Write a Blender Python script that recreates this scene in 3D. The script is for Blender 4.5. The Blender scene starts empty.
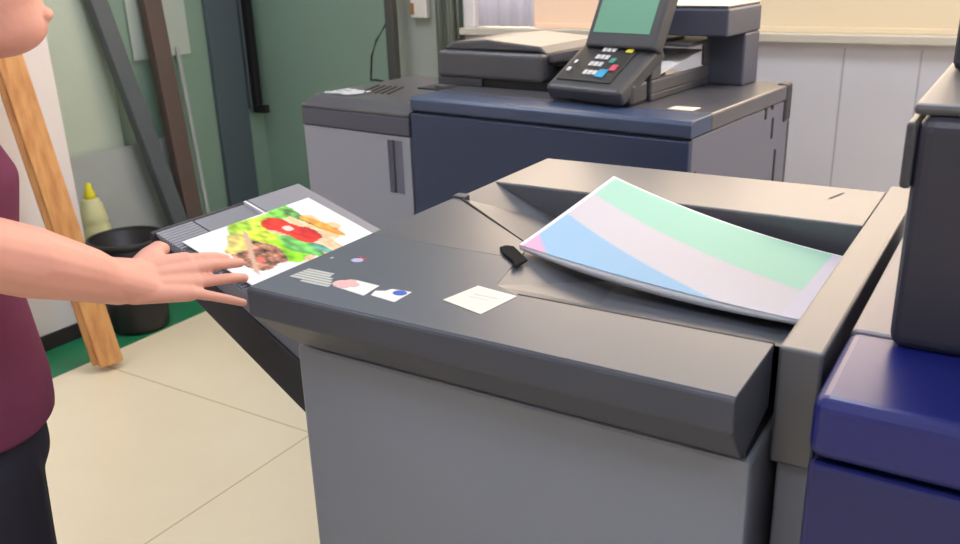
import bpy, bmesh, math, random
from mathutils import Vector, Matrix, noise
random.seed(4)
S = bpy.context.scene
COL = S.collection
PI = math.pi

# ------------------------------------------------------------------ materials
def lin(c):
    return tuple(((x/255)/12.92 if x/255 <= .04045 else ((x/255+.055)/1.055)**2.4) for x in c)
def mat(name, rgb, rough=.5, metal=0, spec=.5, bump=0, bscale=200, var=0, vscale=6, trans=0, emit=0, emit_rgb=None, sss=0, coat=0, alpha=1):
    m = bpy.data.materials.new(name); m.use_nodes = True
    nt = m.node_tree; b = nt.nodes['Principled BSDF']
    c = lin(rgb)+(1,)
    b.inputs['Base Color'].default_value = c
    b.inputs['Roughness'].default_value = rough
    b.inputs['Metallic'].default_value = metal
    b.inputs['Specular IOR Level'].default_value = spec
    b.inputs['Transmission Weight'].default_value = trans
    b.inputs['Subsurface Weight'].default_value = sss
    b.inputs['Coat Weight'].default_value = coat
    b.inputs['Alpha'].default_value = alpha
    if sss: b.inputs['Subsurface Radius'].default_value = (.012,.005,.003)
    if emit:
        b.inputs['Emission Color'].default_value = lin(emit_rgb or rgb)+(1,)
        b.inputs['Emission Strength'].default_value = emit
    tc = nt.nodes.new('ShaderNodeTexCoord')
    if var:
        n = nt.nodes.new('ShaderNodeTexNoise'); n.inputs['Scale'].default_value = vscale; n.inputs['Detail'].default_value = 5
        nt.links.new(tc.outputs['Object'], n.inputs['Vector'])
        mx = nt.nodes.new('ShaderNodeMix'); mx.data_type = 'RGBA'
        mx.inputs[6].default_value = tuple(x*(1-var) for x in c[:3])+(1,); mx.inputs[7].default_value = tuple(min(1, x*(1+var)) for x in c[:3])+(1,)
        nt.links.new(n.outputs['Fac'], mx.inputs[0]); nt.links.new(mx.outputs[2], b.inputs['Base Color'])
    if bump:
        n2 = nt.nodes.new('ShaderNodeTexNoise'); n2.inputs['Scale'].default_value = bscale
        nt.links.new(tc.outputs['Object'], n2.inputs['Vector'])
        bp = nt.nodes.new('ShaderNodeBump'); bp.inputs['Strength'].default_value = bump; bp.inputs['Distance'].default_value = .002
        nt.links.new(n2.outputs['Fac'], bp.inputs['Height']); nt.links.new(bp.outputs['Normal'], b.inputs['Normal'])
    return m
def wood(name, a, b_, scale, rough=.5):
    m = mat(name, a, rough); nt = m.node_tree; b = nt.nodes['Principled BSDF']
    tc = nt.nodes.new('ShaderNodeTexCoord'); mp = nt.nodes.new('ShaderNodeMapping'); mp.inputs['Scale'].default_value = scale
    n = nt.nodes.new('ShaderNodeTexNoise'); n.inputs['Scale'].default_value = 3; n.inputs['Detail'].default_value = 6
    r = nt.nodes.new('ShaderNodeValToRGB'); r.color_ramp.elements[0].color = lin(b_)+(1,); r.color_ramp.elements[1].color = lin(a)+(1,)
    r.color_ramp.elements[0].position = .3; r.color_ramp.elements[1].position = .6
    nt.links.new(tc.outputs['Object'], mp.inputs['Vector']); nt.links.new(mp.outputs['Vector'], n.inputs['Vector'])
    nt.links.new(n.outputs['Fac'], r.inputs['Fac']); nt.links.new(r.outputs['Color'], b.inputs['Base Color'])
    return m
def vcol(name, rough=.4, spec=.4):
    m = mat(name, (255,255,255), rough, spec=spec); nt = m.node_tree
    a = nt.nodes.new('ShaderNodeAttribute'); a.attribute_name = 'print'
    nt.links.new(a.outputs['Color'], nt.nodes['Principled BSDF'].inputs['Base Color'])
    return m

M = dict(
 deck=mat('charcoal_top_plastic',(86,89,97),.38,spec=.85,bump=.05,bscale=900),
 fascia=mat('charcoal_fascia_plastic',(62,67,80),.42,bump=.05,bscale=900),
 recess=mat('charcoal_tray_plastic',(84,88,98),.36,spec=.7,bump=.05,bscale=900),
 greymetal=mat('blue_grey_painted_steel',(120,128,144),.33,spec=.5),
 black=mat('black_gap',(12,12,15),.6),
 traydark=mat('dark_tray_plastic',(40,43,52),.45),
 traygrey=mat('mid_grey_tray_plastic',(118,121,132),.42),
 trayrib=mat('grey_ribbed_plastic',(132,135,146),.42),
 navy=mat('navy_painted_panel',(40,56,88),.38),
 navytop=mat('navy_top_plastic',(56,72,104),.36,spec=.55),
 reartop=mat('grey_machine_top',(84,84,90),.30,spec=.6),
 rearside=mat('grey_side_panel',(104,108,126),.5),
 rearlight=mat('light_grey_door',(148,153,170),.45),
 reartrim=mat('slate_trim',(76,80,96),.45),
 darkgrey=mat('dark_grey_plastic',(62,64,70),.42),
 midgrey=mat('mid_grey_plastic',(80,81,86),.42),
 keyblack=mat('keypad_black',(40,41,45),.4),
 keywhite=mat('white_keys',(215,215,220),.4),
 yellow=mat('yellow_key',(215,205,60),.4), teal=mat('teal_key',(70,150,140),.4), pink=mat('pink_key',(205,80,105),.4), cyan=mat('blue_key',(40,160,205),.4),
 screen=mat('lit_green_screen',(66,112,94),.35,emit=.34,emit_rgb=(112,160,136)),
 blue=mat('blue_painted_panel',(26,34,108),.32,spec=.5),
 bluelow=mat('blue_painted_door',(24,31,92),.36),
 topgrey=mat('lavender_grey_top',(110,106,122),.35),
 tower=mat('dark_slate_tower',(44,46,60),.42),
 paper=mat('white_paper',(238,238,242),.55),
 paperg=mat('paper_stack_edges',(214,216,222),.7,bump=.3,bscale=600),
 printm=vcol('printed_paper',.5,.3), printm2=vcol('printed_matte_paper',.7,.2),
 cream=mat('cream_sticker',(228,220,210),.5), labelgrey=mat('label_ink_grey',(190,196,192),.5), labelwhite=mat('white_sticker',(226,228,230),.4),
 labelblue=mat('blue_oval',(50,90,190),.4), ink=mat('faint_ink',(196,190,186),.5), pinkink=mat('pink_picture',(226,176,176),.5), red=mat('red_mark',(200,70,80),.5), lav=mat('lavender_mark',(178,180,222),.5),
 skin=mat('skin',(222,164,148),.5,spec=.35,sss=.12,var=.05,vscale=25),
 shirt=mat('maroon_cotton',(108,56,82),.9,spec=.1,bump=.25,bscale=350,var=.06,vscale=12),
 trousers=mat('black_trousers',(42,42,54),.85,spec=.15,bump=.2,bscale=400),
 hair=mat('black_hair',(24,20,20),.5), shoe=mat('black_shoe',(25,25,28),.5), eye=mat('eye_white',(230,228,225),.2), lip=mat('lips',(176,96,94),.4),
 pine=wood('pine_wood',(216,160,100),(190,128,72),(14,14,1.2)),
 beamdark=mat('dark_grey_steel_beam',(82,90,96),.5,var=.1,vscale=8),
 beambrown=mat('brown_beam',(90,75,71),.55,var=.1,vscale=8),
 palegreen=mat('pale_green_board',(184,198,182),.5,var=.06,vscale=2.5),
 greysheet=mat('grey_sheet',(166,172,171),.3,var=.16,vscale=3.5),
 slate=mat('dark_slate_board',(80,92,100),.5),
 green=mat('green_wall_paint',(130,156,141),.45,var=.06,vscale=1.6),
 white=mat('white_wall_paint',(232,226,226),.6),
 panel=mat('white_gloss_panel',(205,205,212),.25),
 seam=mat('panel_seam',(168,168,174),.6),
 skirt=mat('dark_skirting',(48,38,42),.5),
 greenfloor=mat('green_floor_paint',(34,124,82),.4,var=.12,vscale=7),
 sill=mat('stone_sill',(200,196,182),.4),
 curtain=mat('grey_green_curtain',(134,146,138),.8),
 whitep=mat('white_plastic',(222,218,210),.4),
 dirt=mat('brown_stain',(150,110,70),.7),
 binm=mat('black_bin_plastic',(26,25,29),.45),
 bottle=mat('cream_bottle',(214,214,164),.4,sss=.1),
 cap=mat('yellow_cap',(232,222,40),.4),
 carton=mat('grey_carton',(120,118,112),.7),
 wrap=mat('clear_wrap',(215,218,222),.12,alpha=.55),
 ceiling=mat('ceiling_white',(232,230,226),.8),
 lamp=mat('lamp_diffuser',(255,250,242),.5,emit=10,emit_rgb=(226,238,255)),
 blind=mat('cream_roller_blind',(206,192,166),.7,emit=.16,emit_rgb=(255,224,176)),  # faint emission in the blinds and sheer stands for daylight behind them
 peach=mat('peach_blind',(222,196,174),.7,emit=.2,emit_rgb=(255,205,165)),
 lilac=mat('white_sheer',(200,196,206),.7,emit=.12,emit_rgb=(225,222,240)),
 pane=mat('bright_window_pane',(240,230,215),.3,emit=3.5,emit_rgb=(255,228,198)),
)
def tile_floor():
    m = mat('cream_floor_tile',(240,228,200),.22,spec=.5); nt = m.node_tree; b = nt.nodes['Principled BSDF']
    tc = nt.nodes.new('ShaderNodeTexCoord'); sx = nt.nodes.new('ShaderNodeSeparateXYZ'); nt.links.new(tc.outputs['Object'], sx.inputs[0])
    def grid(out, off, half):
        a = nt.nodes.new('ShaderNodeMath'); a.operation = 'ADD'; a.inputs[1].default_value = off; nt.links.new(out, a.inputs[0])
        d = nt.nodes.new('ShaderNodeMath'); d.operation = 'PINGPONG'; d.inputs[1].default_value = half; nt.links.new(a.outputs[0], d.inputs[0])
        l = nt.nodes.new('ShaderNodeMath'); l.operation = 'LESS_THAN'; l.inputs[1].default_value = .0022; nt.links.new(d.outputs[0], l.inputs[0])
        return l
    g1 = grid(sx.outputs['X'], .905+12, .6); g2 = grid(sx.outputs['Y'], -1.0+12, .6)
    mxx = nt.nodes.new('ShaderNodeMath'); mxx.operation = 'MAXIMUM'; nt.links.new(g1.outputs[0], mxx.inputs[0]); nt.links.new(g2.outputs[0], mxx.inputs[1])
    n = nt.nodes.new('ShaderNodeTexNoise'); n.inputs['Scale'].default_value = 4; nt.links.new(tc.outputs['Object'], n.inputs['Vector'])
    r = nt.nodes.new('ShaderNodeValToRGB'); r.color_ramp.elements[0].color = lin((235,221,188))+(1,); r.color_ramp.elements[1].color = lin((243,231,202))+(1,)
    nt.links.new(n.outputs['Fac'], r.inputs['Fac'])
    mx = nt.nodes.new('ShaderNodeMix'); mx.data_type = 'RGBA'; mx.inputs[7].default_value = lin((186,170,138))+(1,)
    nt.links.new(mxx.outputs[0], mx.inputs[0]); nt.links.new(r.outputs['Color'], mx.inputs[6]); nt.links.new(mx.outputs[2], b.inputs['Base Color'])
    return m
M['floor'] = tile_floor()

# ------------------------------------------------------------------ mesh helpers
def bm_box(bm, x0, x1, y0, y1, z0, z1, mtx=None):
    vs = [bm.verts.new(v) for v in ((x0,y0,z0),(x1,y0,z0),(x1,y1,z0),(x0,y1,z0),(x0,y0,z1),(x1,y0,z1),(x1,y1,z1),(x0,y1,z1))]
    for f in ((3,2,1,0),(4,5,6,7),(0,1,5,4),(1,2,6,5),(2,3,7,6),(3,0,4,7)): bm.faces.new([vs[i] for i in f])
    if mtx is not None: bmesh.ops.transform(bm, matrix=mtx, verts=vs)
    return vs
def bm_prism(bm, poly, axis, a, b):
    """extrude a 2-D polygon along axis from a to b; polygon coordinates are the other two axes in order"""
    def P(p, t): return {'x':(t,p[0],p[1]), 'y':(p[0],t,p[1]), 'z':(p[0],p[1],t)}[axis]
    A = [bm.verts.new(P(p,a)) for p in poly]; B = [bm.verts.new(P(p,b)) for p in poly]
    bm.faces.new(A); bm.faces.new(B[::-1]); n = len(poly)
    for i in range(n): bm.faces.new((A[i],A[(i+1)%n],B[(i+1)%n],B[i]))
    return A+B
def bm_lathe(bm, prof, cx=0, cy=0, n=40, cap=True):
    rings = []
    for r, z in prof:
        rings.append([bm.verts.new((cx+r*math.cos(2*PI*i/n), cy+r*math.sin(2*PI*i/n), z)) for i in range(n)])
    for a, b in zip(rings, rings[1:]):
        for i in range(n): bm.faces.new((a[i],a[(i+1)%n],b[(i+1)%n],b[i]))
    if cap: bm.faces.new(rings[0][::-1]); bm.faces.new(rings[-1])
def bm_tube(bm, pts, r, n=8):
    pts = [Vector(p) for p in pts]; rings = []
    for i, p in enumerate(pts):
        t = (pts[min(i+1,len(pts)-1)]-pts[max(i-1,0)]).normalized()
        a = t.cross(Vector((.31,.2,.93))).normalized(); b = t.cross(a)
        rings.append([bm.verts.new(p+(a*math.cos(2*PI*k/n)+b*math.sin(2*PI*k/n))*r) for k in range(n)])
    for a, b in zip(rings, rings[1:]):
        for k in range(n): bm.faces.new((a[k],a[(k+1)%n],b[(k+1)%n],b[k]))
    bm.faces.new(rings[0][::-1]); bm.faces.new(rings[-1])
def bm_bar(bm, p, q, w, d, side):
    """rectangular bar from p to q; width w along side, thickness d"""
    p, q = Vector(p), Vector(q); t = (q-p).normalized(); s = Vector(side); s = (s-t*s.dot(t)).normalized(); n = t.cross(s)
    vs = [bm.verts.new(c+s*a*w/2+n*b*d/2) for c in (p,q) for a, b in ((-1,-1),(1,-1),(1,1),(-1,1))]
    for f in ((3,2,1,0),(4,5,6,7),(0,1,5,4),(1,2,6,5),(2,3,7,6),(3,0,4,7)): bm.faces.new([vs[i] for i in f])
def finish(o, bevel=0, seg=2, smooth=False, angle=40):
    if bevel:
        m = o.modifiers.new('bevel','BEVEL'); m.width = bevel; m.segments = seg; m.limit_method = 'ANGLE'; m.angle_limit = math.radians(angle)
        m.harden_normals = False
    if smooth:
        for p in o.data.polygons: p.use_smooth = True
    return o
def obj(name, bm, m, parent=None, bevel=0, seg=2, smooth=False, local=False, recalc=True):
    if recalc: bmesh.ops.recalc_face_normals(bm, faces=bm.faces)
    me = bpy.data.meshes.new(name); bm.to_mesh(me); bm.free()
    o = bpy.data.objects.new(name, me); COL.objects.link(o)
    for mm in (m if isinstance(m,(list,tuple)) else [m]): me.materials.append(mm)
    if parent:
        o.parent = parent
        if not local and not parent.parent: o.matrix_parent_inverse = base_of(parent).inverted()
    return finish(o, bevel, seg, smooth)
BASE = {}
def base_of(o):
    while o.parent: o = o.parent
    return BASE.get(o.name, Matrix.Identity(4))
def tag(o, label, cat, group=None, kind=None):
    o['label'] = label; o['category'] = cat
    if group: o['group'] = group
    if kind: o['kind'] = kind
    return o
def thing(name, label, cat, loc, group=None, rz=0, local=False):
    o = bpy.data.objects.new(name, None); COL.objects.link(o); o.location = loc; o.rotation_euler = (0,0,rz); o.empty_display_size = .05
    if not local: BASE[o.name] = Matrix.Translation(loc) @ Matrix.Rotation(rz,4,'Z')
    return tag(o, label, cat, group)
def B(*boxes):
    bm = bmesh.new()
    for b in boxes: bm_box(bm, *b)
    return bm
def struct(name, bm, m, parent=None, **k):
    o = obj(name, bm, m, parent, **k)
    if not parent: o['kind'] = 'structure'
    return o

# ------------------------------------------------------------------ the room
XL, XR, YB, YF, ZC = -2.6, 3.2, 2.6, -3.2, 2.8
fl = struct('floor', B((XL-.1,XR+.1,YF-.1,YB+.1,-.06,0)), M['floor'])
struct('ceiling', B((XL-.1,XR+.1,YF-.1,YB+.1,ZC,ZC+.06)), M['ceiling'])
struct('wall_left', B((XL-.1,XL,YF,YB,0,ZC)), M['green'])
struct('wall_partition', B((XL,-2.28,YF,1.23,0,ZC)), M['white'])
struct('wall_right', B((XR,XR+.1,YF,YB,0,ZC)), M['white'])
struct('wall_front', B((XL-.1,XR+.1,YF-.1,YF,0,ZC)), M['white'])
WX, WS, WT = -1.30, 1.125, 2.45
struct('wall_back', B((XL-.1,WX,YB,YB+.12,0,ZC),(WX,XR+.1,YB,YB+.12,WT,ZC)), M['green'])
wb = struct('wall_dado', B((WX,XR,YB,YB+.12,0,WS-.03)), M['panel'])
struct('seam', B(*[(x-.003,x+.003,YB-.001,YB+.004,0,WS-.05) for x in (-1.0,.30,.549,1.2,1.85)]), M['seam'], wb)
struct('trim_1', B((WX,XR,YB-.05,YB+.12,WS-.03,WS)), M['sill'], bevel=.004)
struct('trim_2', B((-2.28,-2.03,-1.2,1.23,0,.002),(XL,-2.03,1.23,YB,0,.002)), M['greenfloor'])
struct('baseboard_left', B((-2.28,-2.268,YF,1.24,0,.066)), M['skirt'], bevel=.003)
struct('baseboard_back', B((-2.6,-1.3,YB-.012,YB,0,.08)), M['skirt'], bevel=.003)
# window with bright frosted panes above short blinds
win = struct('window_1', B((WX,WX+.06,YB-.012,YB+.1,WS,WT),(WX,XR,YB,YB+.1,WT-.06,WT),(.6,.66,YB+.04,YB+.1,WS,WT),(1.9,1.96,YB+.04,YB+.1,WS,WT),(WX+.06,XR,YB+.03,YB+.1,1.35,1.39)), M['white'], bevel=.004)
struct('window_pane', B((WX,XR,YB+.09,YB+.1,WS,WT)), M['pane'], win)
def sheet_wave(bm, x0, x1, y, z0, z1, amp, n, waves, th=.004):
    top = []; 
    for side in (0, th):
        row = []
        for i in range(n+1):
            t = i/n; yy = y+amp*math.sin(2*PI*waves*t)+amp*.4*math.sin(2*PI*waves*2.3*t+1)+side
            row.append((bm.verts.new((x0+(x1-x0)*t,yy,z0)), bm.verts.new((x0+(x1-x0)*t,yy,z1))))
        top.append(row)
    for row in top:
        for a, b in zip(row, row[1:]): bm.faces.new((a[0],b[0],b[1],a[1]))
    a, b = top
    for i in range(n):
        bm.faces.new((a[i][0],a[i+1][0],b[i+1][0],b[i][0])); bm.faces.new((a[i][1],b[i][1],b[i+1][1],a[i+1][1]))
    for i in (0, n): bm.faces.new((a[i][0],a[i][1],b[i][1],b[i][0]))
bl = obj('roller_blind', B((-.604,3.18,YB+.012,YB+.018,WS+.012,1.36)), M['blind'])
tag(bl, 'cream roller blind filling the window above the white wall panels', 'blind')
obj('bottom_bar', B((-.60,3.18,YB+.006,YB+.024,WS,WS+.02)), M['blind'], bl, bevel=.003)
bl2 = obj('roller_blind', B((-.955,-.605,YB+.012,YB+.018,WS+.012,1.36)), M['peach'])
tag(bl2, 'peach toned roller blind behind the touch screen of the navy copier', 'blind')
obj('bottom_bar', B((-.95,-.61,YB+.006,YB+.024,WS,WS+.02)), M['peach'], bl2, bevel=.003)
bm = bmesh.new(); sheet_wave(bm, WX+.061, -.953, YB+.02, WS+.002, 1.36, .006, 40, 4)
o = obj('sheer_curtain', bm, M['lilac'], smooth=True); tag(o, 'whitish sheer curtain at the left end of the window', 'curtain')
bm = bmesh.new(); sheet_wave(bm, -1.425, WX-.005, YB-.05, .9, 2.5, .022, 60, 2.5)
o = obj('curtain', bm, M['curtain'], smooth=True); tag(o, 'grey-green curtain hanging in folds beside the window frame', 'curtain')
obj('curtain_rail', B((-1.415,WX+.05,YB-.056,YB,2.49,2.515)), M['whitep'], o)
struct('trim_3', B((-1.66,-1.42,YB-.03,YB,0,ZC)), mat('grey_pilaster_paint',(158,166,158),.6))
t = thing('wall_switch', 'small white stained switch box on the grey wall strip left of the curtain', 'switch', (-1.50,YB-.03,1.17))
obj('box', B((-1.545,-1.458,YB-.065,YB-.03,1.165,1.28)), M['whitep'], t, bevel=.006)
obj('stain', B((-1.545,-1.525,YB-.067,YB-.064,1.18,1.23)), M['dirt'], t)
# ceiling lights
for i, (x, y) in enumerate(((-1.5,1.3),(.5,1.3),(2.2,1.3),(-1.5,-1.0),(.5,-1.0),(2.2,-1.0))):
    t = thing('ceiling_light', 'square white ceiling light panel', 'ceiling light', (x,y,ZC), 'ceiling light panels')
    obj('frame', B((x-.31,x-.29,y-.31,y+.31,ZC-.03,ZC),(x+.29,x+.31,y-.31,y+.31,ZC-.03,ZC),(x-.29,x+.29,y-.31,y-.29,ZC-.03,ZC),(x-.29,x+.29,y+.29,y+.31,ZC-.03,ZC)), M['whitep'], t)
    obj('diffuser', B((x-.29,x+.29,y-.29,y+.29,ZC-.02,ZC-.005)), M['lamp'], t)

# ------------------------------------------------------------------ things against the left wall
t = obj('pale_board', B((XL+.002,XL+.02,1.235,1.70,0,2.2)), M['palegreen']); tag(t, 'pale green flat board standing upright against the wall behind the wooden post', 'board')
bm = bmesh.new(); bm_bar(bm, (-2.50,1.63,.008), (-2.555,1.63,.66), .60, .008, (0,1,0))
o = obj('grey_sheet', bm, M['greysheet'], bevel=.002); tag(o, 'low smudged grey sheet leaning upright behind the yellow-capped bottle', 'sheet')
t = obj('pale_board', B((XL+.002,XL+.015,1.83,2.155,1.02,2.3)), mat('pale_grey_panel',(176,188,180),.5)); tag(t, 'pale grey-green panel high on the wall behind the brown beam', 'panel')
bm = bmesh.new(); bm_bar(bm, (-2.403,1.856,.012), (-2.60+.03,1.565,1.75), .082, .05, (0,1,0))
o = obj('steel_beam', bm, M['beamdark'], bevel=.006); tag(o, 'dark grey flat beam leaning diagonally against the left wall', 'beam')
bm = bmesh.new(); bm_bar(bm, (-2.437,1.918,.012), (-2.572,1.925,1.72), .095, .05, (0,1,0))
o = obj('brown_beam', bm, M['beambrown'], bevel=.006); tag(o, 'dark brown beam leaning nearly upright right of the grey beam', 'beam')
bm = bmesh.new(); bm_bar(bm, (-2.440,2.015,.006), (-2.585,2.075,1.06), .020, .012, (0,1,0))
o = obj('batten', bm, M['greysheet'], bevel=.002); tag(o, 'thin pale grey strip leaning along the right edge of the brown beam', 'batten')
t = obj('slate_board', B((XL+.002,XL+.03,2.27,2.47,0,2.3)), M['slate'], bevel=.004); tag(t, 'tall narrow dark blue-grey board standing in the wall corner', 'board')
t = thing('black_bracket', 'black upright bracket with a small foot in the green wall corner', 'bracket', (-2.56,YB-.08,.68))
obj('upright', B((-2.575,-2.535,2.50,2.54,.72,2.3)), M['black'], t, bevel=.004)
obj('foot', B((-2.575,-2.49,2.50,2.54,.68,.72)), M['black'], t, bevel=.004)
obj('wall_plate', B((-2.6,-2.574,2.49,2.55,.70,2.3)), M['slate'], t)
# wooden post
t = thing('wooden_post', 'light pine wooden post leaning against the white wall, foot on the tiles', 'post', (-1.9,1.0,0))
bm = bmesh.new(); bm_bar(bm, (-1.902,.997,.022), (-2.235,.995,1.50), .085, .05, (.45,.9,0))
obj('post', bm, M['pine'], t, bevel=.004)
bm = bmesh.new(); bm_bar(bm, (-1.930,.955,.03), (-2.262,.953,1.50), .03, .04, (.45,.9,0))
obj('shaded_side', bm, wood('pine_shaded',(188,134,80),(160,104,58),(14,14,1.2)), t, bevel=.003)  # side face of the post, its shade put into a darker pine
# bin
t = thing('waste_bin', 'round black plastic waste bin behind the wooden post', 'bin', (-2.15,1.325,0))
bm = bmesh.new(); bm_lathe(bm, [(.0,.0025),(.112,.0025),(.118,.02),(.145,.385),(.138,.385),(.112,.03),(.0,.02)], -2.15, 1.325, 40, cap=False)
bmesh.ops.remove_doubles(bm, verts=bm.verts, dist=1e-5)
obj('bucket', bm, M['binm'], t, smooth=True)
bm = bmesh.new(); bm_lathe(bm, [(.1455,.375),(.152,.378),(.154,.388),(.15,.395),(.14,.395),(.138,.388),(.1385,.375),(.1455,.375)], -2.15, 1.325, 40, cap=False)
obj('rim', bm, M['binm'], t, smooth=True)
# bottle on a carton
o = obj('carton', B((-2.47,-2.31,1.25,1.47,.0025,.335)), M['carton'], bevel=.004); tag(o, 'low grey carton standing between the black bin and the grey sheet', 'carton')
t = thing('squeeze_bottle', 'cream squeeze bottle with yellow pointed cap behind the black bin', 'bottle', (-2.385,1.36,.336))
bx, by, bz = -2.385, 1.355, .336
bm = bmesh.new(); bm_lathe(bm, [(.0,bz),(.056,bz),(.06,bz+.01),(.06,bz+.06),(.052,bz+.075),(.057,bz+.09),(.052,bz+.11),(.043,bz+.16),(.035,bz+.172),(.036,bz+.18),(.0,bz+.19)], bx, by, 32, cap=False)
bmesh.ops.remove_doubles(bm, verts=bm.verts, dist=1e-5); obj('body', bm, M['bottle'], t, smooth=True)
bm = bmesh.new(); bm_lathe(bm, [(.0,bz+.18),(.024,bz+.18),(.023,bz+.20),(.014,bz+.225),(.012,bz+.245),(.0,bz+.25)], bx, by, 24, cap=False)
bmesh.ops.remove_doubles(bm, verts=bm.verts, dist=1e-5); obj('cap', bm, M['cap'], t, smooth=True)
# pole and cable behind the rear finisher
t = thing('dark_pole', 'dark upright pole standing behind the rear grey finisher', 'pole', (-1.60,2.45,0))
obj('shaft', B((-1.622,-1.577,2.44,2.48,.01,2.4)), mat('pole_dark',(66,68,66),.5), t, bevel=.004)
obj('base_plate', B((-1.70,-1.50,2.38,2.54,0,.012)), M['black'], t)
bm = bmesh.new(); bm_tube(bm, [(-1.635,2.50,2.3),(-1.635,2.50,1.3),(-1.655,2.49,1.14),(-1.70,2.47,1.07),(-1.725,2.46,1.0),(-1.727,2.45,.93),(-1.715,2.43,.895),(-1.68,2.42,.90),(-1.63,2.42,.893)], .005)
tag(obj('cable', bm, M['black'], smooth=True), 'thin black cable hanging beside the dark pole', 'cable')

# ------------------------------------------------------------------ foreground finisher
FX, FY = .692, .905
fin = thing('print_finisher', 'large grey finisher with charcoal top tray in the foreground', 'printer finisher', (.35,.45,0))
obj('cabinet', B((.022,.697,.058,.90,.03,.893)), M['greymetal'], fin, bevel=.006)
obj('plinth', B((.06,.68,.09,.88,0,.03)), M['black'], fin)
obj('gap_strip', B((.045,.69,.062,.89,.893,.906)), M['black'], fin)
# front cover: overhanging fascia with an undercut
prof = [(-.006,.960),(-.006,.996),(-.004,.999),(-.001,1.0),(.146,1.0),(.146,.92),(.052,.905),(.040,.907)]
bm = bmesh.new(); bm_prism(bm, prof, 'x', 0, FX)
# taper the left end of the undercut
for v in bm.verts:
    if v.co.x < .001 and v.co.z < .95: v.co.x = .04
fc = obj('front_cover', bm, M['fascia'], fin, bevel=.003)
TK = .006
def slab(bm, poly, z1, th):
    bm_prism(bm, poly, 'z', z1-th, z1)
bm = bmesh.new(); slab(bm, [(.0006,-.001),(FX-.0006,-.001),(FX-.0006,.146),(.351,.146),(.308,.167),(.290,.241),(.285,.275),(.0006,.275)], 1.0012, .02)
obj('front_deck', bm, mat('charcoal_front_deck',(80,88,100),.40,spec=.65,bump=.06,bscale=900), fin, bevel=.001)
bm = bmesh.new(); slab(bm, [(0,.1465),(.0345,.1465),(.0345,.53),(.004,.53),(.004,.668),(0,.668)], .998, .085)
obj('left_rail', bm, M['fascia'], fin, bevel=.002)
bm = bmesh.new(); slab(bm, [(0,.2755),(.285,.2755),(.262,.34),(0,.536)], 1.0012, .02)
obj('left_deck', bm, M['deck'], fin, bevel=.001)
# recessed catch tray (closed solid under the paper)
def poly_mesh(verts, faces):
    bm = bmesh.new(); vs = [bm.verts.new(v) for v in verts]
    for f in faces: bm.faces.new([vs[i] for i in f])
    return bm
FX2 = .6975
V = [(.351,.146,.9995),(FX,.146,.9995),(FX2,.235,.958),(.43,.235,.966),(.308,.167,.9998),(.290,.241,.9998),(.262,.34,.9990),
     (FX2,.669,.905),(.20,.669,.916),(.40,.38,.950),
     (.351,.146,.90),(FX,.146,.90),(FX,.669,.90),(.20,.669,.90),(.262,.34,.90),(.290,.241,.90),(.308,.167,.90)]
F = [(0,1,2,3),(0,3,4),(4,3,9,5),(5,9,6),(3,2,7,8,9),(6,9,8)]
obj('catch_tray', poly_mesh(V, F), M['recess'], fin, recalc=True)
V = [(0.0045,.536,1.0),(0.0045,.6685,1.0),(.16,.6685,.932),(.31,.46,.945),(.262,.34,1.0),(0.0045,.536,.99),(0.0045,.6685,.99),(.16,.6685,.922),(.31,.46,.935),(.262,.34,.99)]
obj('tray_flap', poly_mesh(V, [(0,1,2),(0,2,4),(2,3,4),(5,7,6),(5,9,7),(7,9,8),(0,5,6,1),(1,6,7,2),(2,7,8,3),(3,8,9,4),(4,9,5,0)]), M['deck'], fin)
bm = bmesh.new(); bm_tube(bm, [(-.002,.541,1.001),(.13,.441,1.0005),(.258,.345,.9985)], .0028, 8)
obj('flap_hinge', bm, M['black'], fin, smooth=True)
obj('hinge_end', B((-.004,.022,.525,.55,.992,1.006)), M['fascia'], fin, bevel=.003)
obj('tray_seam', B((.353,.6918,.1462,.1492,.9900,1.0014)), M['black'], fin)
# lever
bm = bmesh.new(); bm_prism(bm, [(.234,.300),(.238,.312),(.252,.314),(.302,.268),(.300,.232),(.286,.250),(.252,.278)], 'z', 1.0015, 1.006)
obj('sensor_lever', bm, mat('matte_black_lever',(24,24,28),.8,spec=.1), fin, bevel=.002)
# rear ledge
obj('rear_ledge', B((0,.6975,.669,FY,.90,1.0)), M['deck'], fin, bevel=.004)
obj('scratch', poly_mesh([(.614,.815,1.0006),(.619,.815,1.0006),(.634,.865,1.0006),(.629,.865,1.0006)],[(0,1,2,3)]), M['black'], fin)
# stickers
def quad_sticker(pts, z, m, name, parent, th=.0006):
    bm = bmesh.new(); bm_prism(bm, pts, 'z', z, z+th); return obj(name, bm, m, parent)
Z0 = 1.0013
l1 = quad_sticker([(.275,.083),(.289,.149),(.356,.139),(.346,.064)], Z0, M['cream'], 'cream_label', fin); l1['label'] = 'square cream sticker'
bm = B((.300,.338,.118,.1205,Z0+.0006,Z0+.001),(.300,.330,.108,.1095,Z0+.0006,Z0+.001)); obj('faint_print', bm, M['ink'], l1)
tl = bmesh.new()
for k in range(6):
    y = .093-k*.0082; x0 = .0265-k*.0006; x1 = (.076,.078,.088,.094,.100,.104)[k]
    bm_box(tl, x0+(.028 if k == 5 else 0), x1, y-.0030, y+.0030, Z0, Z0+.0005)
o = obj('text_label', tl, M['labelgrey'], fin); o['label'] = 'pale lines of small text'
p = quad_sticker([(.106,.056),(.120,.089),(.166,.086),(.170,.046)], Z0, M['labelwhite'], 'picture_label', fin)
bm = bmesh.new()
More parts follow.
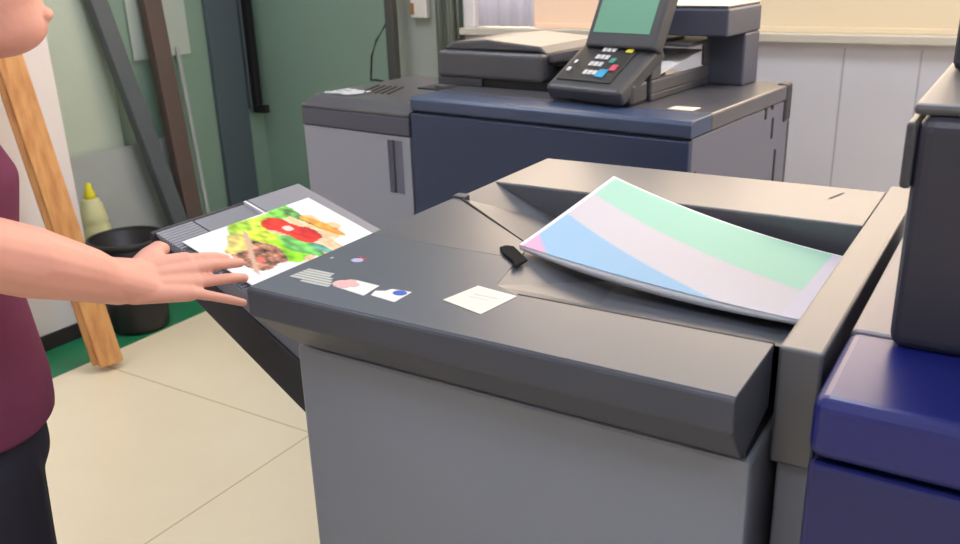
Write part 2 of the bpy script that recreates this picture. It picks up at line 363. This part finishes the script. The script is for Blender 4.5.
for cx, cy, rx, ry in ((.112,.068,.012,.012),(.120,.077,.010,.010),(.121,.063,.011,.008),(.133,.072,.007,.007)):
    vs = [(cx+rx*math.cos(a*PI/8), cy+ry*math.sin(a*PI/8)) for a in range(16)]; bm_prism(bm, vs, 'z', Z0+.0006+cx*.001, Z0+.0012+cx*.001)
obj('hand_picture', bm, M['pinkink'], p)
w = quad_sticker([(.178,.052),(.173,.068),(.186,.074),(.190,.084),(.221,.087),(.222,.046)], Z0, M['labelwhite'], 'white_label', fin); w['label'] = 'white sticker with a blue oval'
bm = bmesh.new(); bm_prism(bm, [(.209+.0105*math.cos(a*PI/12), .076+.0085*math.sin(a*PI/12)) for a in range(24)], 'z', Z0+.0006, Z0+.001); obj('blue_oval', bm, M['labelblue'], w)
bm = bmesh.new(); bm_prism(bm, [(.068+(.0115 if a%2 else .0085)*math.cos(a*PI/8), .158+.0085*math.sin(a*PI/8)) for a in range(16)], 'z', Z0, Z0+.0006)
em = obj('emblem', bm, M['lav'], fin); em['label'] = 'small lavender emblem with a red tip'
bm = B((.069,.077,.166,.170,Z0,Z0+.0008),(.060,.064,.169,.174,Z0,Z0+.0008)); obj('emblem_tip', bm, M['red'], em)
bm = B((.023,.027,.146,.152,Z0,Z0+.0005)); obj('small_mark', bm, M['labelgrey'], fin)
# left output tray, sloping up and away from the cabinet
ot = bmesh.new(); bm_prism(ot, [(-.465,.962),(-.459,.963),(-.455,.944),(-.252,.852),(.018,.695),(.018,.590),(-.129,.684),(-.357,.838),(-.465,.944)], 'y', .195, .600)
tr = obj('output_tray', ot, M['traydark'], fin, bevel=.004)
ot = bmesh.new(); bm_prism(ot, [(-.457,.955),(.018,.793),(.018,.692),(-.252,.846),(-.440,.938)], 'y', .203, .592); obj('tray_bed', ot, M['traygrey'], tr, bevel=.003)
def bedz(x): return .955-(x+.457)*.162/.475
def tilt_plate(bm, x0, x1, y0, y1, off, th, ribs=0):
    for i in range(max(1, ribs)):
        n = max(1, ribs); a = x0+(x1-x0)*i/n; b = x0+(x1-x0)*(i+(.7 if ribs else 1))/n
        bm_prism(bm, [(a,bedz(a)-.002),(b,bedz(b)-.002),(b,bedz(b)+off+th),(a,bedz(a)+off+th)], 'y', y0, y1)
bm = bmesh.new(); tilt_plate(bm, -.457, -.10, .204, .290, 0, .004, 48); obj('ribbed_pad', bm, M['trayrib'], tr)
bm = bmesh.new(); tilt_plate(bm, -.457, -.02, .294, .425, 0, .004); obj('centre_plate', bm, M['traygrey'], tr, bevel=.001)
bm = bmesh.new(); tilt_plate(bm, -.457, -.02, .436, .592, .003, .008); obj('raised_flap', bm, M['trayrib'], tr, bevel=.003)
bm = bmesh.new(); tilt_plate(bm, -.457, -.02, .427, .433, .002, .008); obj('guide_rail', bm, M['paperg'], tr)

# interface module on the right of the finisher
im = thing('interface_module', 'narrow charcoal module between the finisher and the blue printer', 'printer module', (.728,.55,0))
obj('top_block', B((.6985,.748,.139,.945,.852,1.0025)), M['deck'], im, bevel=.004)
obj('lower_panel', B((.706,.748,.150,.93,.02,.849)), M['greymetal'], im, bevel=.003)
obj('foot', B((.712,.744,.17,.91,0,.02)), M['black'], im)

# ------------------------------------------------------------------ printed papers
def paint(me, fn):
    a = me.attributes.new('print','FLOAT_COLOR','POINT')
    for i in range(len(me.vertices)): a.data[i].color = lin(fn(i))+(1,)
def grid_sheet(name, nx, ny, pos, th, colour, m, parent=None):
    """a sheet of real thickness: pos(s,t) gives the top point"""
    bm = bmesh.new(); top = [[bm.verts.new(pos(i/nx,j/ny)) for j in range(ny+1)] for i in range(nx+1)]
    bot = [[bm.verts.new(Vector(pos(i/nx,j/ny))-Vector((0,0,th(i/nx) if callable(th) else th))) for j in range(ny+1)] for i in range(nx+1)]
    for i in range(nx):
        for j in range(ny):
            bm.faces.new((top[i][j],top[i+1][j],top[i+1][j+1],top[i][j+1])); bm.faces.new((bot[i][j],bot[i][j+1],bot[i+1][j+1],bot[i+1][j]))
    for i in range(nx):
        bm.faces.new((top[i][0],bot[i][0],bot[i+1][0],top[i+1][0])); bm.faces.new((top[i][ny],top[i+1][ny],bot[i+1][ny],bot[i][ny]))
    for j in range(ny):
        bm.faces.new((top[0][j],top[0][j+1],bot[0][j+1],bot[0][j])); bm.faces.new((top[nx][j],bot[nx][j],bot[nx][j+1],top[nx][j+1]))
    o = obj(name, bm, m, parent, smooth=True)
    if colour:
        N = (nx+1)*(ny+1)
        def fn(i):
            if i >= N: return (225,226,230)
            return colour((i//(ny+1))/nx, (i%(ny+1))/ny)
        paint(o.data, fn)
    return o
# pastel sheet: s runs left to right, t from front to back
X0, X1, Y0, Y1 = .268, .6965, .300, .632
def pz(s, t):
    zf = 1.014-.064*s+.024*s*s+.0          # front edge
    zb = 1.048-.145*s+.052*s*s             # back edge
    return zf+(zb-zf)*(t**1.1)
def ppos(s, t): return (X0+(X1-X0)*s+.010*t*(1-s), Y0+(Y1-Y0)*t-.006*s*(1-t), pz(s,t))
def pastel(s, t):
    w = (198,195,203)
    if t > .985 or s < .018: return (226,226,232)
    if s > .925: return (200,197,212)
    if t > .74-.42*s: return (160,205,189)
    if t > .45-.62*s:
        return w
    if s < .012+.10*(1-t/.16) and t < .16: return (212,168,202)
    return (148,184,216)
o = grid_sheet('printed_sheet', 110, 90, ppos, .0009, pastel, M['printm2'])
tag(o, 'large sheet printed with mint, white and blue pastel bands, topmost in the finisher tray', 'printed sheet')
def spos(s, t): p = ppos(.004+.993*s, .002+.98*t); return (p[0], p[1], p[2]-.0011)
o = grid_sheet('paper_stack', 30, 20, spos, lambda q: .006+.009*math.sin(PI*min(1,q*1.0))**.8*(1-.35*q), None, M['paperg'])
tag(o, 'thin curled stack of paper under the pastel striped sheet', 'paper stack')
# salad print on the left tray
sx0, sx1, sy0, sy1 = -.398, .008, .212, .556
def blob(s, t, cs, ct, rs, rt, rot=0, wob=.25, seed=0):
    c, n_ = math.cos(rot), math.sin(rot); a = (s-cs); b = (t-ct)
    a, b = (a*c+b*n_)/rs, (-a*n_+b*c)/rt
    k = noise.noise(Vector((s*9+seed, t*9, seed)))*wob*2
    return a*a+b*b < (1+k)**2
def salad(s, t):
    n1 = noise.noise(Vector((s*26,t*26,1.3))); n2 = noise.noise(Vector((s*60,t*60,5.1))); n3 = noise.noise(Vector((s*9,t*9,7.7)))
    col = (224,226,232)
    def sh(c, k): return tuple(max(0, min(255, x*(1+k))) for x in c)
    if blob(s,t,.15,.46,.14,.22,.1,.22,1): col = sh((178,216,70), n1*.3+n3*.2)
    if blob(s,t,.04,.36,.05,.09,.2,.3,2): col = sh((160,206,60), n1*.3)
    if blob(s,t,.05,.70,.06,.13,.2,.3,3): col = sh((118,200,80), n1*.35)
    if blob(s,t,.26,.62,.17,.25,.3,.2,5): col = sh((236,196,160), n1*.12+n2*.1)
    if blob(s,t,.16,.77,.16,.035,.25,.3,4): col = sh((92,150,80), n1*.5+n2*.3)
    if blob(s,t,.24,.80,.13,.035,.25,.3,8): col = sh((240,156,66), n1*.3)
    if blob(s,t,.28,.40,.13,.13,0,.3,10): col = sh((140,222,40), n1*.3+n3*.2)
    if blob(s,t,.16,.34,.10,.12,.0,.3,6): col = sh((196,222,64), n1*.4)
    if blob(s,t,.33,.52,.12,.08,.3,.3,9): col = sh((104,186,96), n1*.4)
    if blob(s,t,.37,.60,.06,.03,.3,.3,19): col = sh((90,160,150), n1*.3)
    if blob(s,t,.17,.60,.15,.075,.3,.3,11): col = sh((216,50,40), n1*.3)
    if blob(s,t,.10,.56,.05,.07,0,.3,12): col = sh((220,48,40), n1*.3)
    if blob(s,t,.24,.66,.07,.05,.2,.3,13): col = sh((190,36,38), n1*.35)
    if blob(s,t,.165,.595,.022,.03,0,.3,14): col = (244,206,196)
    if blob(s,t,.27,.24,.13,.14,.1,.25,15): col = sh((150,104,86), n1*.7+n2*.5)
    if blob(s,t,.15,.22,.05,.12,.3,.3,16): col = sh((206,196,110), n1*.3)
    if abs((t-.22)-(s-.24)*-.9) < .016 and .10 < t < .36 : col = (200,170,150)
    if blob(s,t,.30,.22,.02,.02,0,.3,17): col = (220,110,100)
    return col
def tz(x): return bedz(x)+.0135
o = grid_sheet('printed_sheet', 150, 120, lambda s,t: (sx0+(sx1-sx0)*s, sy0+(sy1-sy0)*t, tz(sx0+(sx1-sx0)*s)+.002*math.sin(PI*s)), .0009, salad, M['printm'])
tag(o, 'glossy white sheet printed with a salad and red pepper photo, on the left output tray', 'printed sheet')

# ------------------------------------------------------------------ blue printer on the right
bp = thing('blue_printer', 'dark blue printer at the right edge with a tall slate tower on top', 'printer', (1.13,.4,0))
obj('body', B((.762,1.50,.05,.78,.04,.925)), M['bluelow'], bp, bevel=.006)
obj('front_door', B((.761,1.50,.032,.05,.05,.928)), M['bluelow'], bp, bevel=.006)
obj('front_cover', B((.759,1.50,.03,.225,.934,1.003)), M['blue'], bp, bevel=.014, seg=4)
obj('top_plate', B((.760,1.50,.2255,.78,.926,1.002)), M['topgrey'], bp, bevel=.006)
obj('plinth', B((.78,1.48,.07,.76,0,.04)), M['black'], bp)
tw = obj('tower', B((.804,1.48,.190,.74,1.0025,1.262)), M['tower'], bp, bevel=.016, seg=4)
obj('side_lip', B((.794,.805,.192,.60,1.185,1.256)), M['darkgrey'], tw, bevel=.004)
obj('tower_lid', B((.798,1.48,.20,.74,1.262,1.274)), M['midgrey'], tw, bevel=.005)
obj('scanner_block', B((.807,1.48,.47,.74,1.274,1.42)), M['tower'], tw, bevel=.01)

# ------------------------------------------------------------------ rear machines (built in their own turned frame)
RO = Vector((.214,1.226,0)); RA = math.radians(-5.5)
def rear_thing(name, label, cat): 
    return thing(name, label, cat, RO, None, RA, local=True)
def r(name, bm, m, parent, bevel=0, **k): return obj(name, bm, m, parent, bevel, local=True, **k)
rp = rear_thing('navy_copier', 'navy blue copier with tilted control panel and green screen in the background', 'copier')
r('front_door', B((-.889,0,-.002,.02,.05,.992)), M['navy'], rp, .004)
r('body', B((-.887,-.001,.02,.70,.04,.995)), M['rearside'], rp, .004)
bm = bmesh.new(); bm_prism(bm, [(0,1.004),(0,1.03),(.010,1.04),(.12,1.04),(.12,1.0),(.004,.998)], 'x', -.891, .003); r('front_cover', bm, M['navytop'], rp, .003)
r('top_plate', B((-.889,.003,.1205,.70,.997,1.041)), M['reartop'], rp, .006)
r('plinth', B((-.86,-.03,.04,.70,0,.04)), M['black'], rp)
r('seam_shadow', B((-.886,-.002,.012,.02,.992,1.0)), M['black'], rp)
for i, (v0, z0, h) in enumerate(((.50,.965,.045),(.55,.985,.03),(.56,.90,.06),(.60,.76,.10),(.035,.80,.11),(.045,.62,.12))):
    r('vent_slot', B((-.004,.0006,v0,v0+.014,z0,z0+h)), M['black'], rp)
r('corner_cap', B((-.03,.005,.648,.708,.93,1.047)), M['traydark'], rp, .012, seg=3)
r('rear_post', B((-.014,-.001,.701,.712,.05,.93)), M['darkgrey'], rp)
st = r('top_sticker', B((-.125,-.055,.135,.185,1.0412,1.042)), M['cream'], rp)
# document feeder at left
df = r('document_feeder', B((-.972,-.575,.232,.62,1.066,1.148)), M['midgrey'], rp, .012, seg=3)
bm = bmesh.new(); bm_prism(bm, [(-.972,1.148),(-.62,1.152),(-.575,1.146),(-.60,1.168),(-.80,1.182),(-.93,1.172)], 'y', .26, .60); r('feeder_lid', bm, M['midgrey'], df, .006)
r('feeder_base', B((-.975,-.80,.236,.62,1.041,1.066)), M['darkgrey'], df, .003)
r('feeder_gap', B((-.80,-.56,.245,.62,1.041,1.066)), M['black'], df)
bm = bmesh.new(); bm_prism(bm, [(-.575,1.105),(-.30,1.165),(-.30,1.180),(-.575,1.120)], 'y', .30, .60); r('feeder_tray', bm, M['darkgrey'], df, .004)
bm = bmesh.new(); bm_prism(bm, [(-.575,1.120),(-.30,1.180),(-.30,1.200),(-.575,1.146)], 'y', .265, .30); r('tray_edge', bm, M['reartop'], df, .004)
r('tray_inner_block', B((-.57,-.36,.32,.60,1.041,1.112)), M['black'], df)  # black block filling the space under the feeder tray
# control panel: key slab and touch screen
yaw = math.radians(-8); sl = math.radians(30)
e1 = Vector((math.cos(yaw), math.sin(yaw), 0)); back = Vector((-math.sin(yaw), math.cos(yaw), 0))
e2 = back*math.cos(sl)+Vector((0,0,math.sin(sl))); n3 = e1.cross(e2)
def frame(c, a, b, n): 
    m = Matrix.Identity(4)
    for i in range(3): m[i][0], m[i][1], m[i][2], m[i][3] = a[i], b[i], n[i], c[i]
    return m
KF = frame(Vector((-.358,.185,1.142)), e1, e2, n3)
def fb(F, *boxes):
    bm = bmesh.new()
    for b in boxes: bm_box(bm, *b, mtx=F)
    return bm
cp = r('control_panel', fb(KF, (-.112,.142,-.115,.105,-.050,-.003)), M['darkgrey'], rp, .012, seg=3)
r('panel_stand', B((-.42,-.22,.12,.212,1.041,1.10)), M['darkgrey'], cp, .01)
r('key_face', fb(KF, (-.092,.092,-.082,.078,-.004,.002)), M['keyblack'], cp, .004)
def fp(s, t): return (-.092+.184*s, .078-.16*t)
for row in ((.516,.151),(.507,.36),(.498,.556),(.526,.787)):
    for k in range(3):
        x, y = fp(*row); x += (k-1)*.016
        r('white_key', fb(KF, (x-.0062,x+.0062,y-.009,y+.009,.002,.005)), M['keywhite'], cp, .001)
for nm, s, t, w, h, mm in (('small_key',.115,.535,.004,.007,'keywhite'),('small_key',.106,.748,.006,.008,'keywhite'),('yellow_key',.89,.125,.011,.013,'yellow'),('teal_key',.742,.444,.009,.010,'teal'),('pink_key',.868,.63,.010,.013,'pink'),('blue_key',.737,.795,.014,.017,'cyan')):
    x, y = fp(s, t); r(nm, fb(KF, (x-w,x+w,y-h,y+h,.002,.006)), M[mm], cp, .0015)
ss = math.radians(63); f2 = back*math.cos(ss)+Vector((0,0,math.sin(ss))); f3 = e1.cross(f2)
SF = frame(Vector((-.325,.222,1.180)), e1, f2, f3)
sc = r('touch_screen', fb(SF, (-.112,.122,.0,.185,-.045,0)), M['darkgrey'], cp, .008, seg=3)
r('lit_display', fb(SF, (-.094,.094,.040,.172,-.002,.0012)), M['screen'], sc)
r('screen_hinge', B((-.41,-.235,.25,.32,1.10,1.22)), M['keyblack'], sc, .006)
# catch bin and bridge at right
cb = r('catch_bin', B((-.46,-.212,.215,.69,1.041,1.062)), M['darkgrey'], rp, .004)
bm = bmesh.new(); bm_prism(bm, [(.225,1.062),(.225,1.085),(.30,1.112),(.66,1.112),(.66,1.165),(.30,1.165),(.25,1.155),(.215,1.14),(.215,1.062)][::-1], 'x', -.226, -.212)
bm.free()
r('bin_side', B((-.228,-.212,.215,.69,1.060,1.098),(-.228,-.212,.56,.69,1.098,1.165),(-.228,-.212,.215,.27,1.098,1.160)), M['midgrey'], cb, .005)
r('bin_top', B((-.46,-.212,.44,.69,1.162,1.174)), M['reartop'], cb, .003)
br = r('scanner_bridge', B((-.45,-.105,.45,.698,1.192,1.268)), M['reartrim'], rp, .006)
r('bridge_top', B((-.445,-.11,.455,.693,1.268,1.276)), M['reartop'], br, .003)
r('bridge_leg', B((-.225,-.105,.585,.698,1.041,1.192)), M['reartrim'], br, .006)
# papers in the catch bin
def rear_top(name, bm, m, label, cat, **k):
    o = obj(name, bm, m, **k); o.location = RO; o.rotation_euler = (0,0,RA); tag(o, label, cat); return o
bm = bmesh.new(); bm_box(bm, -.44,-.24,.27,.62,-.0015,.0015, mtx=Matrix.Translation((0,-.02,1.088)) @ Matrix.Rotation(math.radians(8),4,'X') @ Matrix.Translation((0,0,-.035)))
rear_top('paper_sheet', bm, M['paper'], 'white paper sheets lying in the side opening of the copier catch bin', 'paper')

# rear grey finisher, left of the copier
rf = rear_thing('rear_finisher', 'light grey finisher with recessed door handle left of the navy copier', 'printer finisher')
r('cabinet', B((-1.362,-.897,.012,.56,.03,.918)), M['rearside'], rf, .004)
dr = r('door', B((-1.362,-.990,-.002,.012,.05,.916),(-.928,-.897,-.002,.012,.05,.916),(-.990,-.928,-.002,.012,.902,.916),(-.990,-.928,-.002,.012,.05,.735)), M['rearlight'], rf)
r('handle_recess', B((-.990,-.928,.006,.0125,.735,.902)), M['rearside'], dr)
r('handle_lip', B((-.990,-.970,-.001,.008,.735,.902)), M['reartrim'], dr, .002)
r('trim_band', B((-1.366,-.895,-.006,.56,.920,.975)), M['reartrim'], rf, .004)
bm = bmesh.new(); bm_prism(bm, [(-.004,.976),(-.004,.986),(.05,1.008),(.56,1.008),(.56,.976)], 'x', -1.364, -.896); r('top_cover', bm, M['reartop'], rf, .003)
r('raised_box', B((-1.03,-.90,.28,.56,1.008,1.028)), M['reartop'], rf, .004)
r('dark_inset', B((-1.12,-.95,.30,.50,1.0081,1.012)), M['traydark'], rf)
for k in range(5): 
    bm = bmesh.new(); bm_bar(bm, (-1.24+k*.028,.16,1.0095), (-1.30+k*.028,.30,1.0095), .008, .003, (1,0,0)); r('vent_slot', bm, M['black'], rf)
bm = bmesh.new()
nx = ny = 14; G = [[bm.verts.new((-1.33+.13*i/nx, .07+.09*j/ny, 1.0125+.010*abs(noise.noise(Vector((i*.45,j*.5,2)))))) for j in range(ny+1)] for i in range(nx+1)]
G2 = [[bm.verts.new(G[i][j].co-Vector((0,0,.0012))) for j in range(ny+1)] for i in range(nx+1)]
for i in range(nx):
    for j in range(ny): bm.faces.new((G[i][j],G[i+1][j],G[i+1][j+1],G[i][j+1])); bm.faces.new((G2[i][j],G2[i][j+1],G2[i+1][j+1],G2[i+1][j]))
for i in range(nx):
    bm.faces.new((G[i][0],G2[i][0],G2[i+1][0],G[i+1][0])); bm.faces.new((G[i][ny],G[i+1][ny],G2[i+1][ny],G2[i][ny]))
for j in range(ny):
    bm.faces.new((G[0][j],G[0][j+1],G2[0][j+1],G2[0][j])); bm.faces.new((G[nx][j],G2[nx][j],G2[nx][j+1],G[nx][j+1]))
rear_top('clear_wrapper', bm, M['wrap'], 'shiny crumpled clear wrapper on top of the rear grey finisher', 'wrapper')

# ------------------------------------------------------------------ person
GP = Vector((-.455,-.185,0)); FW = Vector((.488,.873,0)).normalized(); RT = Vector((.873,-.488,0)).normalized(); UP = Vector((0,0,1))
def pt(f, r_, z): return GP+FW*f+RT*r_+UP*z
def ell(bm, c, rf_, rr, rz, seg=32):
    m = Matrix.Identity(4)
    for i in range(3): m[i][0], m[i][1], m[i][2], m[i][3] = FW[i]*rf_, RT[i]*rr, UP[i]*rz, c[i]
    return bmesh.ops.create_uvsphere(bm, u_segments=seg, v_segments=seg//2+2, radius=1, matrix=m)['verts']
def ball(bm, c, r_, seg=14): return bmesh.ops.create_uvsphere(bm, u_segments=seg, v_segments=seg//2+2, radius=r_, matrix=Matrix.Translation(c))['verts']
def hull_into(dst, makers):
    t_ = bmesh.new()
    for mk in makers: mk(t_)
    res = bmesh.ops.convex_hull(t_, input=t_.verts)
    junk = [g for g in res['geom_interior']+res['geom_unused'] if isinstance(g, bmesh.types.BMVert)]
    bmesh.ops.delete(t_, geom=list(set(junk)), context='VERTS')
    bmesh.ops.recalc_face_normals(t_, faces=t_.faces)
    me = bpy.data.meshes.new('tmp'); t_.to_mesh(me); t_.free(); dst.from_mesh(me); bpy.data.meshes.remove(me)
def chain(bm, pts, seg=14):
    for (p, ra), (q, rb) in zip(pts, pts[1:]):
        hull_into(bm, [lambda t_, p=p, ra=ra: ball(t_, Vector(p), ra, seg), lambda t_, q=q, rb=rb: ball(t_, Vector(q), rb, seg)])
def echain(bm, es):
    for a, b in zip(es, es[1:]):
        hull_into(bm, [lambda t_, a=a: ell(t_, *a), lambda t_, b=b: ell(t_, *b)])
def remeshed(name, bm, m, parent, vox, smooth_it=4, fac=.5):
    me = bpy.data.meshes.new(name); bm.to_mesh(me); bm.free()
    o = bpy.data.objects.new(name, me); COL.objects.link(o)
    rm = o.modifiers.new('r','REMESH'); rm.mode = 'VOXEL'; rm.voxel_size = vox; rm.use_smooth_shade = True
    sm = o.modifiers.new('s','SMOOTH'); sm.iterations = smooth_it; sm.factor = fac
    dg = bpy.context.evaluated_depsgraph_get(); ev = o.evaluated_get(dg)
    m2 = bpy.data.meshes.new_from_object(ev); o.modifiers.clear(); o.data = m2; bpy.data.meshes.remove(me)
    m2.name = name; m2.materials.clear(); m2.materials.append(m)
    for p in m2.polygons: p.use_smooth = True
    o.parent = parent; o.matrix_parent_inverse = base_of(parent).inverted()
    return o
person = thing('person', 'person in maroon short-sleeved top reaching an open hand towards the salad print', 'person', GP)
n_h = Vector((.772,-.044,.634)); s_h = Vector((-.617,.19,.764)); d_h = Vector((.154,.981,-.119))
HD = Vector((-.338,-.123,1.407))      # head centre
bm = bmesh.new()
# torso core, neck, head
echain(bm, [(pt(0,0,.86),.085,.13,.06),(pt(0,0,1.0),.085,.125,.08),(pt(0,0,1.16),.09,.14,.08),(pt(0,0,1.24),.06,.12,.04)])
chain(bm, [(pt(.0,0,1.24),.058),(HD+FW*-.055+UP*-.075,.052)])
echain(bm, [(HD+FW*-.02+UP*.045,.092,.074,.082),(HD+FW*.015+UP*.0,.08,.068,.07)])
echain(bm, [(HD+FW*.012+UP*.0,.080,.066,.07),(HD+FW*.030+UP*-.045,.066,.056,.045)])
ball(bm, HD+FW*.062+UP*-.052, .027)                        # chin
chain(bm, [(HD+FW*.088+UP*.022,.008),(HD+FW*.100+UP*-.002,.011)])   # nose
chain(bm, [(HD+FW*.09+UP*-.035-RT*.016,.009),(HD+FW*.095+UP*-.035,.010),(HD+FW*.09+UP*-.035+RT*.016,.009)])
for s in (-1,1): ell(bm, HD+RT*s*.074+FW*-.01+UP*.0, .018, .008, .03)
# arms
SR, SL = pt(.01,.155,1.255), pt(.01,-.155,1.255)
EL = Vector((-.150,-.298,1.126)); WR = Vector((-.166,-.076,1.003))
chain(bm, [(pt(0,.06,1.24),.055),(SR,.052),(EL,.046)])
mid = EL.lerp(WR,.35)
chain(bm, [(EL,.046),(mid,.047),(EL.lerp(WR,.72),.038),(WR-d_h*.012,.0295)])
hull_into(bm, [lambda t_, p=p, r__=r__: ball(t_, p, r__, 12) for p, r__ in ((EL.lerp(WR,.85),.031),(WR+Vector((-.617,.19,.764))*.012+Vector((.154,.981,-.119))*.03,.020),(WR-Vector((-.617,.19,.764))*.016+Vector((.154,.981,-.119))*.03,.019))])
ELL = pt(-.09,-.19,1.0); WRL = pt(-.03,-.17,.79)
chain(bm, [(pt(0,-.06,1.24),.055),(SL,.05),(ELL,.04)]); chain(bm, [(ELL,.042),(WRL,.027)])
for k in range(4):
    a = WRL+FW*.04+UP*-.06+RT*(.03-k*.02)*.6; chain(bm, [(WRL,.022),(a,.012),(a+FW*.0+UP*-.05,.009),(a+FW*-.015+UP*-.085,.007)], 10)
chain(bm, [(WRL,.02),(WRL+FW*.05+UP*-.03+RT*.02,.011),(WRL+FW*.055+UP*-.07+RT*.02,.008)], 10)
# legs
for s in (-1,1):
    chain(bm, [(pt(-.01,s*.07,.76),.062),(pt(.01,s*.085,.44),.055),(pt(-.01,s*.085,.08),.038)])
    chain(bm, [(pt(-.02,s*.085,.05),.035),(pt(.12,s*.095,.035),.025)])
# right hand, every finger its own chain
W = WR
ix_ = s_h*.003; idx = [ix_+Vector(v) for v in ((-.160,.031,1.004),(-.155,.059,1.000),(-.151,.081,.996),(-.146,.101,.992))]
midf = [s_h*.002+Vector(v) for v in ((-.149,.033,.991),(-.143,.062,.986),(-.138,.088,.982),(-.135,.112,.979))]
rng = [s_h*-.0012+Vector(v) for v in ((-.138,.028,.976),(-.131,.056,.970),(-.126,.082,.966),(-.121,.105,.962))]
pky = [Vector(v) for v in ((-.130,.006,.966),(-.118,.031,.953),(-.108,.055,.942),(-.099,.078,.933))]
def finger(js, rs): chain(bm, list(zip(js, rs)), 12)
for js, k, rr in ((idx,1,.0089),(midf,1,.0093),(rng,1,.0089),(pky,1,.0078)):
    dp = {id(idx):-.004, id(midf):.003, id(rng):.001, id(pky):0}[id(js)]
    curl = [n_h*dp*.5, n_h*(dp+.002), n_h*(dp*1.3), n_h*(dp*1.5-.006)]
    finger([j+c for j, c in zip(js, curl)], [rr*1.16, rr, rr*.94, rr*.82])
fan = [W+s_h*.016, W+s_h*.004, W-s_h*.008, W-s_h*.016]
for w_, js in zip(fan, (idx,midf,rng,pky)):
    chain(bm, [(w_+d_h*.004,.0185),(w_.lerp(js[0],.6),.0150),(js[0]-d_h*.004,.0125)], 12)
hull_into(bm, [lambda t_, p=p, q=q: ball(t_, p, q, 12) for p, q in ((idx[0]-d_h*.012,.009),(pky[0]-d_h*.008,.0085),(W+s_h*.014+d_h*.012,.018),(W-s_h*.016+d_h*.012,.018))])
th = [W+s_h*.014+d_h*.022, W+s_h*.034+d_h*.048-n_h*.002, W+s_h*.050+d_h*.074-n_h*.010, W+s_h*.056+d_h*.092-n_h*.026]
chain(bm, list(zip(th, (.019,.0165,.0125,.0098))), 12)
hull_into(bm, [lambda t_, p=p, q=q: ball(t_, p, q, 12) for p, q in ((th[1],.011),(W.lerp(idx[0],.62),.010),(W+d_h*.02,.014))])
body = remeshed('body', bm, M['skin'], person, .0026, 2)
# clothes
bm = bmesh.new()
echain(bm, [(pt(.004,0,.765),.112,.158,.014),(pt(.006,0,.82),.112,.160,.03),(pt(.0,0,.98),.102,.145,.07),(pt(.012,0,1.14),.120,.158,.07),(pt(.004,0,1.235),.088,.15,.035)])
chain(bm, [(pt(0,.10,1.235),.06),(SR,.062),(SR.lerp(EL,.62),.060)]); chain(bm, [(pt(0,-.10,1.235),.06),(SL,.062),(SL.lerp(ELL,.65),.055)])
remeshed('shirt', bm, M['shirt'], person, .006, 6)
bm = bmesh.new()
echain(bm, [(pt(-.004,0,.80),.098,.148,.02),(pt(-.004,0,.70),.10,.15,.06)])
for s in (-1,1): chain(bm, [(pt(-.006,s*.078,.70),.088),(pt(-.002,s*.082,.42),.070),(pt(-.01,s*.085,.05),.055)])
remeshed('trousers', bm, M['trousers'], person, .007, 6)
for s in (-1,1):
    bm = bmesh.new(); chain(bm, [(pt(-.04,s*.087,.046),.045),(pt(.06,s*.09,.043),.042),(pt(.135,s*.097,.032),.031)])
    remeshed('shoe', bm, M['shoe'], person, .006, 3)
bm = bmesh.new(); echain(bm, [(HD+FW*-.035+UP*.065,.098,.084,.086),(HD+FW*-.062+UP*-.005,.062,.078,.07)]); remeshed('hair', bm, M['hair'], person, .006, 4)
for s in (-1,1):
    bm = bmesh.new(); ball(bm, HD+FW*.071+RT*s*.030+UP*.022, .0118); ey = obj('eye', bm, M['eye'], person, smooth=True)
    bm = bmesh.new(); ball(bm, HD+FW*.0775+RT*s*.030+UP*.0215, .0058); obj('iris', bm, M['hair'], ey, smooth=True)

# ------------------------------------------------------------------ camera, world, view
cam = bpy.data.cameras.new('camera'); co = bpy.data.objects.new('camera', cam); COL.objects.link(co)
f_px = 885; cam.sensor_fit = 'HORIZONTAL'; cam.sensor_width = 36; cam.lens = f_px*36/960; cam.clip_start = .05
cam.dof.use_dof = True; cam.dof.focus_distance = 1.45; cam.dof.aperture_fstop = 6.5
yw, pi_, ro = math.radians(-32.4), math.radians(19.86), math.radians(-1.87)
fwd = Vector((math.sin(yw)*math.cos(pi_), math.cos(yw)*math.cos(pi_), -math.sin(pi_)))
r0 = fwd.cross(UP).normalized(); u0 = r0.cross(fwd)
rv = r0*math.cos(ro)+u0*math.sin(ro); uv = -r0*math.sin(ro)+u0*math.cos(ro)
co.matrix_world = frame(Vector((.904,-.814,1.4345)), rv, uv, -fwd)
S.camera = co
wd = bpy.data.worlds.new('world'); S.world = wd; wd.use_nodes = True
wd.node_tree.nodes['Background'].inputs[0].default_value = lin((220,226,236))+(1,); wd.node_tree.nodes['Background'].inputs[1].default_value = .3
vs = S.view_settings; vs.view_transform = 'Standard'; vs.look = 'None'; vs.gamma = 1; vs.use_curve_mapping = False; vs.exposure = .66
